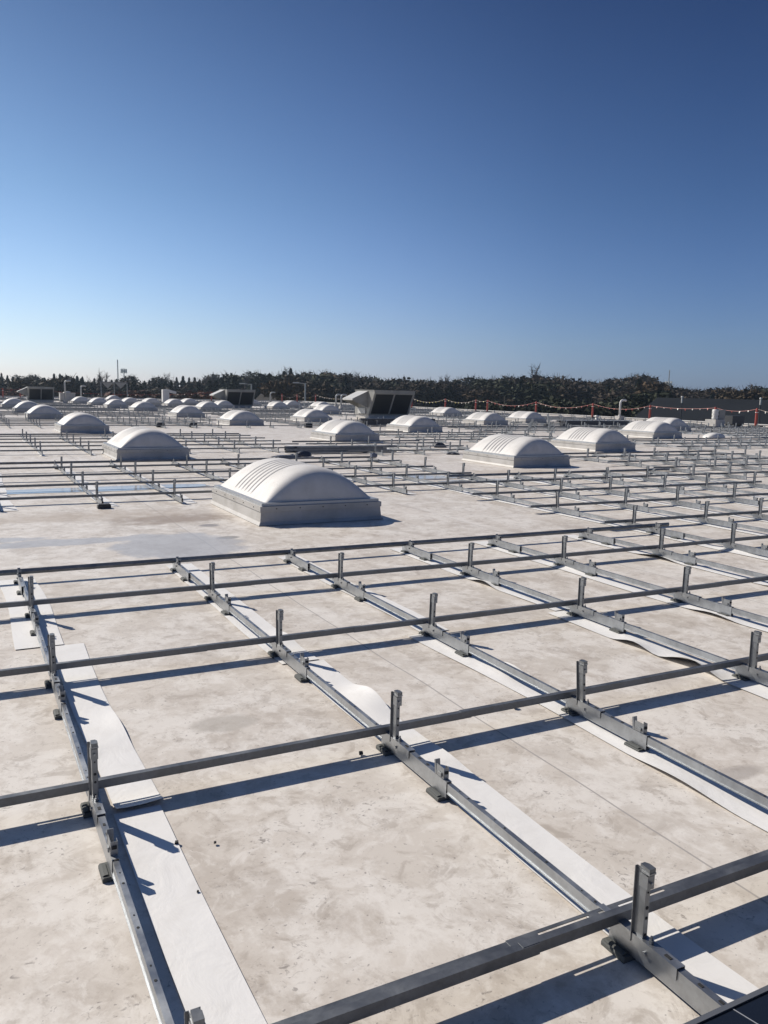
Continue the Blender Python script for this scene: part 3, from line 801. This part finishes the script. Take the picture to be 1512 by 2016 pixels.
lump(25.9, 22.3, .42, .3, .20, 'ventw', 'white_bag', 'white sack among the racking far right', 'bag', 4)
lump(10.55, 16.75, .17, .1, .06, 'tarp', 'tool_bag', 'flat dark bag left of the nearest right skylight', 'bag', 5)
t = MB(); t.prism([(-.06, .10), (.06, .10), (.065, .17), (-.065, .17)], -.04, .04, lambda p, q, s_: (p, s_, q)); t.box(-.03, .03, -.01, .01, .172, .188)
tag(t.obj('tool_box', M['bluetool'], None, loc=(7.7, 15.33, 0)), 'small blue box set on the low back rail at centre', 'tool box')
t = thing('vent_pipe', 'short white vent pipe behind the second ribbed skylight on the right', 'vent pipe', (33.1, 37.0, 0))
b = MB(); b.tube([(0, 0, 0), (0, 0, .32)], .10, 10); b.tube([(0, 0, .32), (0, 0, .42)], [.14, .12], 10); b.obj('pipe', M['ventw'], t, True)

# small loose bits on the near roof
for i, (x, y, s_) in enumerate([(.55, 2.43, .007), (.66, 2.38, .005), (1.36, 2.77, .010), (2.22, 2.92, .012), (.545, 2.15, .004)]):
    b = MB(); b.prism([(-s_, -s_*.8), (s_*.6, -s_), (s_, s_*.5), (-s_*.3, s_)], .006, .006+s_*.9, lambda p, q, z_: (p, q, z_))
    tag(b.obj('loose_nut', M['hole'], None, loc=(x, y, 0)), ['dark loose nut on the left slip sheet', 'tiny dark nut right of the left slip sheet', 'dark loose bolt left of the centre post base', 'dark loose bolt left of the leaning post base', 'tiny dark speck of hardware on the left slip sheet'][i], 'nut')

# ------------------------------------------------------------------ warning line: stanchions and pennant ropes
def stanchion(x, y, lab):
    t = thing('warning_stanchion', lab, 'stanchion', (x, y, 0), 0, 'red stanchions of the warning line')
    b = MB(); b.prism([(-.28, -.28), (.28, -.28), (.28, .28), (-.28, .28)], 0, .07, lambda p, q, z_: (p, q, z_)); b.obj('base', M['rubber'], t)
    b = MB(); b.tube([(0, 0, .07), (0, 0, .95), (0, 0, 1.05)], [.075, .07, .05], 10); b.tube([(0, 0, .80), (0, 0, .83)], .09, 10, 1); b.obj('pole', [M['red'], M['flagw']], t)
STN = [31.88, 34.77, 40.02, 45.52, 52.04, 58.74, 60.54, 65.62, 72.0]
SL = ['red stanchion nearest the right edge of the photo', 'red stanchion behind the white exhaust stack', 'red stanchion behind the farthest ribbed skylight at right', 'red stanchion left of the white gooseneck pipe',
      'red stanchion right of the far pair of skylights', 'red stanchion where the pennants turn from yellow to red', 'thin red stanchion just left of the colour change', 'red stanchion above the small skylight by the edging', 'red stanchion hidden next to the largest air handler']
for y, l in zip(STN, SL): stanchion(40.3, y, l)
stanchion(40.3, 24.5, 'red stanchion beyond the right edge of the photo')
FAR = [(4.3, 97), (6.0, 97), (26.9, 97), (35.8, 97), (37.8, 97), (40.3, 97)]
for i, (x, y) in enumerate(FAR): stanchion(x, y, ['red stanchion at the far left edge', 'red stanchion second from the far left edge', 'red stanchion left of the middle air handler', 'red stanchion at the left start of the yellow pennants', 'second red stanchion of the yellow pennants from left', 'third red stanchion of the yellow pennants from left'][i])
stanchion(40.3, 84, 'red stanchion left of the twin gooseneck pipes'); stanchion(40.3, 78, 'red stanchion right of the twin gooseneck pipes')
def pennants(p0, p1, sag, cols, lab, step=.55):
    t = thing('pennant_line', lab, 'pennant line', p0, 0, 'pennant ropes of the warning line')
    p0, p1 = Vector(p0), Vector(p1); L = (p1-p0).length; n = 16
    cur = lambda f: (p1-p0)*f+Vector((0, 0, -4*sag*f*(1-f)))
    b = MB(); b.tube([cur(i/n) for i in range(n+1)], .009, 5); b.obj('rope', M[cols[0]] if cols[0] == 'flagr' else M['rope'], t)
    d = (p1-p0).normalized(); b = MB(); k2 = int(L/step); b2 = None
    r = random.Random(int(L*1000))
    for i in range(1, k2):
        p = cur(i/k2); h = r.uniform(.06, .14);  sw = Vector((r.uniform(-.06, .06), r.uniform(-.03, .03), 0)); mi = r.randrange(len(cols))
        a, c, e = p-d*.05, p+d*.05, p+sw+Vector((0, 0, -h))
        off = Vector((.004, 0, 0))
        b.quad([a+off, c+off, e+off], mi); b.quad([c-off, a-off, e-off], mi)
    b.obj('flags', [M[q] for q in cols], t)
Z = 1.0
ys = [24.5]+STN
for i in range(len(ys)-1):
    ya, yb = ys[i], ys[i+1]
    far = yb > 58.8
    pennants((40.3, ya, Z), (40.3, yb, Z), .12 if i == 2 else min(.42, .055*(yb-ya)), ['flagy', 'flagy', 'flagw'] if far or i == 0 else ['flagr', 'flagr', 'flagw'],
             ['yellow pennant rope leaving the photo at right', 'red rope between the stack and the rightmost stanchion', 'red and white rope before the dark roof', 'red rope sagging behind the white gooseneck pipe', 'red and white rope behind the dark field of rails', 'red rope right of the colour change',
              'short yellow pennant rope by the colour change', 'yellow pennant rope over the green field', 'yellow pennant rope right of the largest air handler'][i])
FL = FAR[3:]+[(40.3, 84), (40.3, 78), (40.3, 72)]
for i in range(len(FL)-1):
    pennants((*FL[i], Z), (*FL[i+1], Z), .4, ['flagy', 'flagw', 'flagy'], ['yellow pennant rope at far left of the line, first span', 'yellow pennant rope, second span from far left', 'yellow pennant rope along the tall light pole', 'yellow pennant rope behind the twin gooseneck pipes', 'yellow pennant rope next to the largest air handler'][i], .7)
pennants((-6, 97, Z), (4.3, 97, Z), .25, ['flagr', 'flagr', 'flagy'], 'orange pennant rope entering at the far left edge', .7)
pennants((4.3, 97, Z), (6.0, 97, Z), .1, ['flagr'], 'short orange pennant rope at far left', .7)
pennants((6.0, 97, Z), (26.9, 97, Z), .4, ['flagr', 'flagr', 'flagw'], 'orange pennant rope behind the far left skylights', .8)

# ------------------------------------------------------------------ land, buildings, poles
GZ = -8
b = MB(); n = 40; SZ = 3500
def gh(x, y):
    d = math.hypot(x, y); return GZ+max(0, min(1, (d-150)/160))*5.6
gs = [-SZ, -1500, -800]+[-500+25*i for i in range(41)]+[800, 1500, SZ]
for y in gs:
    for x in gs: b.v.append((x, y, gh(x, y)))
k2 = len(gs)
for i in range(k2-1):
    for j in range(k2-1): b.f.append((i*k2+j, i*k2+j+1, (i+1)*k2+j+1, (i+1)*k2+j)); b.m.append(0)
tag(b.obj('ground', M['grass'], None, True), None, None, None, 'structure')

def house(x, y, rz, L, W, eave, ridge, lab):
    t = thing('house', lab, 'house', (x, y, GZ), rz)
    b = MB(); b.box(0, L, 0, W, 0, eave-GZ); b.obj('wall', M['wall'], t)
    b = MB(); e, r_ = eave-GZ, ridge-GZ
    b.quad([(-.5, -.5, e), (L+.5, -.5, e), (L-1.6, W/2, r_), (1.6, W/2, r_)]); b.quad([(L+.5, W+.5, e), (-.5, W+.5, e), (1.6, W/2, r_), (L-1.6, W/2, r_)])
    b.quad([(-.5, W+.5, e), (-.5, -.5, e), (1.6, W/2, r_)]); b.quad([(L+.5, -.5, e), (L+.5, W+.5, e), (L-1.6, W/2, r_)])
    b.quad([(-.5, -.5, e-.001), (-.5, W+.5, e-.001), (L+.5, W+.5, e-.001), (L+.5, -.5, e-.001)]); rf = b.obj('roof', M['shingle'], t)
    b = MB(); b.box(L*.3, L*.3+.8, W*.55, W*.55+.8, e, r_+.2); b.obj('chimney', M['wall'], rf)
    for q in range(3):
        b = MB(); b.box(L*(.15+.3*q), L*(.15+.3*q)+1.2, -.05, -.002, 1.0, 2.4); b.obj('window', M['coil'], t)
house(42.6, 129.3, R(-24), 8.5, 8, -1.2, 1.55, 'brown roofed house before the trees left of the tall light pole')
house(51.5, 131, R(-24), 6, 8, -1.2, .85, 'lower brown roofed house behind the tall light pole')
t = thing('building', 'dark flat sided building with a broad dark roof beyond the right edging', 'building', (66, 42, GZ), R(-50))
b = MB(); b.box(-20, 34, 0, 20, 0, 5.5); b.obj('wall', M['darkroof'], t)
b = MB(); e, r_ = 5.5, 9.6
b.quad([(-20.5, -.5, e), (34.5, -.5, e), (34.5, 10, r_), (-17, 10, r_)]); b.quad([(34.5, 20.5, e), (-20.5, 20.5, e), (-17, 10, r_), (34.5, 10, r_)])
b.quad([(-20.5, 20.5, e), (-20.5, -.5, e), (-17, 10, r_)]); b.quad([(34.5, -.5, e), (34.5, 20.5, e), (34.5, 10, r_)]); b.obj('roof', M['darkroof'], t)

def lamp(x, y, h, arm, lab, rz):
    t = thing('light_pole', lab, 'light pole', (x, y, GZ), rz)
    b = MB(); b.tube([(0, 0, 0), (0, 0, h-GZ)], [.14, .10], 8); b.tube([(0, 0, h-GZ-.08), (-arm, 0, h-GZ)], .05, 6); b.obj('pole', M['steelpole'], t)
    b = MB(); b.box(-arm-.8, -arm, -.15, .15, h-GZ-.06, h-GZ+.10); b.obj('lamp_head', M['hood'], t)
lamp(42.5, 106, 2.55, .9, 'tall grey light pole with an arm to the left, left of centre', R(-27))
lamp(37.3, 113.6, 2.3, .9, 'grey light pole with an arm to the left above the middle air handler', R(-27))
def vent(x, y, z, lab):
    b = MB(); b.tube([(0, 0, -8), (0, 0, 0)], .05, 8, 1); b.tube([(0, 0, 0), (0, 0, .5)], .07, 8); b.tube([(0, 0, .5), (0, 0, .62)], [.12, .08], 8)
    tag(b.obj('light_pole', [M['ventw'], M['dark']], None, loc=(x, y, z)), lab, 'light pole')
vent(58.4, 54.2, 1.15, 'slim dark pole with a white lamp before the dark roof')
vent(60.4, 47.5, 1.15, 'slim dark pole with a white lamp at the right edge')
def mast(x, y, top, lab, rings):
    t = thing('radio_mast', lab, 'mast', (x, y, GZ))
    b = MB(); H = top-GZ
    for a in range(3):
        an = a*2.094; b.tube([(.45*math.cos(an), .45*math.sin(an), 0), (.14*math.cos(an), .14*math.sin(an), H)], .11, 5)
    for q in range(14):
        f = q/14; r_ = .45-.31*f; zz = H*f
        b.tube([(r_*math.cos(a*2.094), r_*math.sin(a*2.094), zz) for a in (0, 1, 2, 0)], .06, 4)
    b.obj('tower', M['steelpole'], t)
    if rings:
        b = MB()
        for a in range(6): b.box(1.4*math.cos(a)-.25, 1.4*math.cos(a)+.25, 1.4*math.sin(a)-.25, 1.4*math.sin(a)+.25, H*rings-1.2, H*rings+1.2)
        b.tube([(0, 0, H*rings-.3), (0, 0, H*rings+.3)], 1.3, 8); b.obj('antenna', M['steelpole'], t)
mast(69.2, 414.9, 14.5, 'thin tall radio mast above the left trees', 0)
mast(80.8, 465.2, 11.5, 'short cell tower with a head of antennas above the left trees', .93)
mast(306, 293, 15.5, 'thin cell tower above the trees at right', .72)

# ------------------------------------------------------------------ trees
def limbs(b, rng, H, bare):
    b.tube([(0, 0, 0), (.1, .05, H*.35), (0, .1, H*.72), (.05, 0, H*.97)], [H*.020, H*.015, H*.009, H*.002], 6)
    out = []
    for i in range(26 if bare else 9):
        z = H*rng.uniform(.22, .85); a = rng.uniform(0, 6.28); L = H*(.36 if bare else .28)*(1.08-z/H)*rng.uniform(.7, 1.2)+.5
        up = rng.uniform(.5, 1.2)
        p = Vector((0, 0, z)); q = p+Vector((math.cos(a)*L*.5, math.sin(a)*L*.5, L*up*.45)); r_ = q+Vector((math.cos(a+.3)*L*.35, math.sin(a+.3)*L*.35, L*up*.6))
        b.tube([p, q, r_], [H*.008, H*.005, H*.0018], 4); out.append((p, q, r_, L))
    return out
def tree_meshes(kind, seed, H):
    rng = random.Random(seed); tb = MB(); cb = MB()
    def leaf(c, s_, up=0):
        u = Vector((rng.gauss(0, 1), rng.gauss(0, 1), rng.gauss(0, 1)-up)).normalized(); v_ = u.orthogonal().normalized()
        v_.rotate(Matrix.Rotation(rng.uniform(0, 6.28), 3, u)); w_ = u.cross(v_)
        a, c2 = s_*rng.uniform(.7, 1.3), s_*rng.uniform(.5, .9)
        cb.quad([c-v_*a, c+w_*c2*.6-v_*a*.2, c+v_*a, c-w_*c2])
    if kind == 'spruce':
        tb.tube([(0, 0, 0), (0, 0, H)], [H*.018, H*.002], 6)
        for i in range(3000):
            f = rng.random()**.9; z = H*(.06+.94*f); r0 = H*.30*(1-f)**.95+.05
            lay = .75+.25*math.sin(f*46); a = rng.uniform(0, 6.28); q = r0*lay*rng.uniform(.45, 1.05)*(1+.18*math.sin(3*a+seed))
            leaf(Vector((math.cos(a)*q, math.sin(a)*q, z-q*.25)), .50*(1.12-.85*f))
    elif kind == 'bare':
        for p, q, r_, L in limbs(tb, rng, H, True):
            for s_ in range(7):
                f = rng.uniform(.3, 1); m0 = p.lerp(q, f*2) if f < .5 else q.lerp(r_, f*2-1)
                d = Vector((rng.gauss(0, .5), rng.gauss(0, .5), rng.uniform(.3, 1))).normalized()*L*rng.uniform(.2, .5)
                cb.tube([m0, m0+d*.5+Vector((0, 0, .1)), m0+d], [.045, .035, .018], 3)
                for _ in range(3):
                    m1 = m0+d*rng.uniform(.3, 1); e = Vector((rng.gauss(0, 1), rng.gauss(0, 1), rng.uniform(.2, 1.4))).normalized()*rng.uniform(.5, 1.1)
                    cb.tube([m1, m1+e], [.03, .012], 3)
    else:
        bl = limbs(tb, rng, H, False)
        n = 20; blobs = []
        for i in range(n):
            z = H*rng.uniform(.16, .88); f = 1-abs(z/H-.55)*1.5; a = rng.uniform(0, 6.28); q = H*.27*max(.12, f)*rng.uniform(.2, 1)
            blobs.append((Vector((math.cos(a)*q, math.sin(a)*q, z)), H*rng.uniform(.085, .15)))
        for c, r_ in blobs:
            for _ in range(240):
                d = Vector((rng.gauss(0, 1), rng.gauss(0, 1), rng.gauss(0, .85))).normalized()*r_*rng.uniform(.45, 1.12)
                leaf(c+d, .31)
            for _ in range(5):
                d = Vector((rng.gauss(0, .6), rng.gauss(0, .6), 1)).normalized(); cb.tube([c+d*r_*.6, c+d*r_*rng.uniform(1.2, 1.7)], [.04, .015], 3)
    return tb, cb
KIND = {}
for kind, mats_, n, H in (('spruce', 'spruce', 3, 12), ('bare', 'twig', 3, 13), ('leafbrown', 'leafbrown', 4, 12), ('leafgreen', 'leafgreen', 2, 11), ('leafgold', 'leafgold', 2, 9), ('leafred', 'leafred', 2, 7)):
    for i in range(n):
        tb, cb = tree_meshes(kind, i*7+len(kind), H)
        KIND.setdefault(kind, []).append((tb.mesh('trunk', M['bark']), cb.mesh('crown', M[mats_]), H))
TL = {'spruce': ('conifer_tree', 'dark evergreen standing in the tree line', 'tree'), 'bare': ('bare_tree', 'leafless grey tree rising from the tree line', 'tree'),
      'leafbrown': ('broadleaf_tree', 'dull brown late autumn tree in the tree line', 'tree'), 'leafgreen': ('broadleaf_tree', 'dull green leafy tree in the tree line', 'tree'),
      'leafgold': ('broadleaf_tree', 'golden brown tree in the tree line', 'tree'), 'leafred': ('shrub', 'rust red shrub before the tree line', 'shrub')}
OUT = [(-60, 742), (0, 738), (23, 734), (60, 741), (115, 739), (165, 739), (185, 744), (230, 746), (250, 742), (290, 748), (330, 742), (375, 744), (400, 744), (430, 739), (463, 733), (490, 738), (520, 727), (560, 730), (590, 726), (610, 735), (650, 733),
       (690, 740), (740, 742), (790, 742), (830, 747), (870, 744), (920, 740), (960, 739), (1040, 742), (1130, 743), (1155, 752), (1190, 747), (1225, 740), (1275, 742), (1300, 760), (1340, 766), (1385, 763), (1440, 765), (1475, 758), (1512, 762), (1580, 760)]
def out_y(x):
    for (a, b_), (c, d) in zip(OUT, OUT[1:]):
        if a <= x <= c: return b_+(d-b_)*(x-a)/(c-a)
    return 750
def ray(x): # horizontal bearing of a picture column, and the horizon row there
    d = fw*F+rt2*(x-756); h = Vector((d.x, d.y, 0)).normalized()
    return h, 757.2+(790.8-757.2)*x/1512
def plant(kind, x, dist, topy, fat=1.0, rng=random):
    h, hor = ray(x); D = dist/max(.2, h.dot(Vector((math.sin(YAW), math.cos(YAW), 0))))
    p = h*D; z0 = gh(p.x, p.y); top = CAMZ+(hor-topy)/F*dist; H = top-z0
    if H < 1.5: return
    tm, cm, H0 = rng.choice(KIND[kind]); nm, lab, cat = TL[kind]
    side = 'at left' if x < 420 else 'behind the middle' if x < 900 else 'at right'
    s_ = H/H0; t = thing(nm, lab+' '+side, cat, (p.x, p.y, z0), rng.uniform(0, 6.28), 'trees and shrubs beyond the roof')
    sw = s_*fat*rng.uniform(.9, 1.15); t.scale = (sw, sw, s_)
    ob('trunk', tm, t); ob('crown', cm, t)
    return t
rg = random.Random(11)
x = -50
while x < 1570:
    if x < 430: kind = rg.choice(['spruce', 'spruce', 'spruce', 'leafbrown', 'spruce', 'leafbrown'])
    elif x < 700: kind = rg.choice(['leafbrown', 'leafbrown', 'leafgold', 'spruce', 'leafgreen', 'leafbrown'])
    elif x < 1140: kind = rg.choice(['leafbrown', 'leafbrown', 'leafgold', 'leafgreen', 'leafbrown'])
    else: kind = rg.choice(['leafgreen', 'leafbrown', 'leafgold', 'leafbrown'])
    dist = rg.uniform(165, 215)
    plant(kind, x, dist, out_y(x)+rg.uniform(-3, 7), 1.35, rg)
    x += rg.uniform(9, 13)
x = -40
while x < 1570:           # second rank, lower, in front
    kind = rg.choice(['spruce', 'spruce', 'leafbrown'] if x < 460 else ['leafbrown', 'spruce', 'leafgreen', 'leafbrown'])
    plant(kind, x, rg.uniform(140, 160), out_y(x)+rg.uniform(5, 14), 1.7, rg)
    x += rg.uniform(9, 14)
for x in (262, 338, 408, 560, 690, 725, 735, 868, 1240, 1258): plant('bare', x, rg.uniform(165, 185), out_y(x)-rg.uniform(1, 8), .9, rg)
plant('bare', 203, 160, 721, .8, random.Random(5)); plant('bare', 1042, 150, 724, .7, rg)
for x, y in ((1440, 766), (1462, 768), (1425, 770), (1275, 752), (955, 764), (60, 746), (140, 741), (565, 745), (1480, 768), (620, 752)): plant('leafgold', x, rg.uniform(120, 138), y, 1.3, rg)
for x, y in ((905, 788), (1000, 790), (1025, 785), (1060, 782), (1085, 776), (1110, 780), (1140, 790), (1165, 782), (1190, 775), (1215, 770), (1250, 768), (1280, 776), (985, 776)):
    plant(rg.choice(['leafgold', 'leafgreen', 'leafgreen', 'leafbrown']), x, rg.uniform(92, 112), y, 1.5, rg)
x = 90
while x < 470:
    plant('leafred' if rg.random() < .3 else 'leafbrown', x, rg.uniform(122, 132), 766+rg.uniform(0, 6)+x*.012, 2.0, rg); x += rg.uniform(9, 15)
x = 10
while x < 90: plant('leafred', x, 125, 771, 1.6, rg); x += 18

# ------------------------------------------------------------------ the air between the roof and the far trees
b = MB(); b.box(-420, 420, -160, 560, -9.5, 42)
m = bpy.data.materials.new('thin haze'); m.use_nodes = True; nt_ = m.node_tree
nt_.nodes.remove(nt_.nodes['Principled BSDF'])
pv = nt_.nodes.new('ShaderNodeVolumePrincipled'); pv.inputs['Density'].default_value = .0003; pv.inputs['Color'].default_value = (.66, .82, 1.0, 1); pv.inputs['Anisotropy'].default_value = .35
nt_.links.new(pv.outputs[0], nt_.nodes['Material Output'].inputs['Volume'])
tag(b.obj('haze', m), None, None, None, 'stuff')
S.cycles.volume_bounces = 0
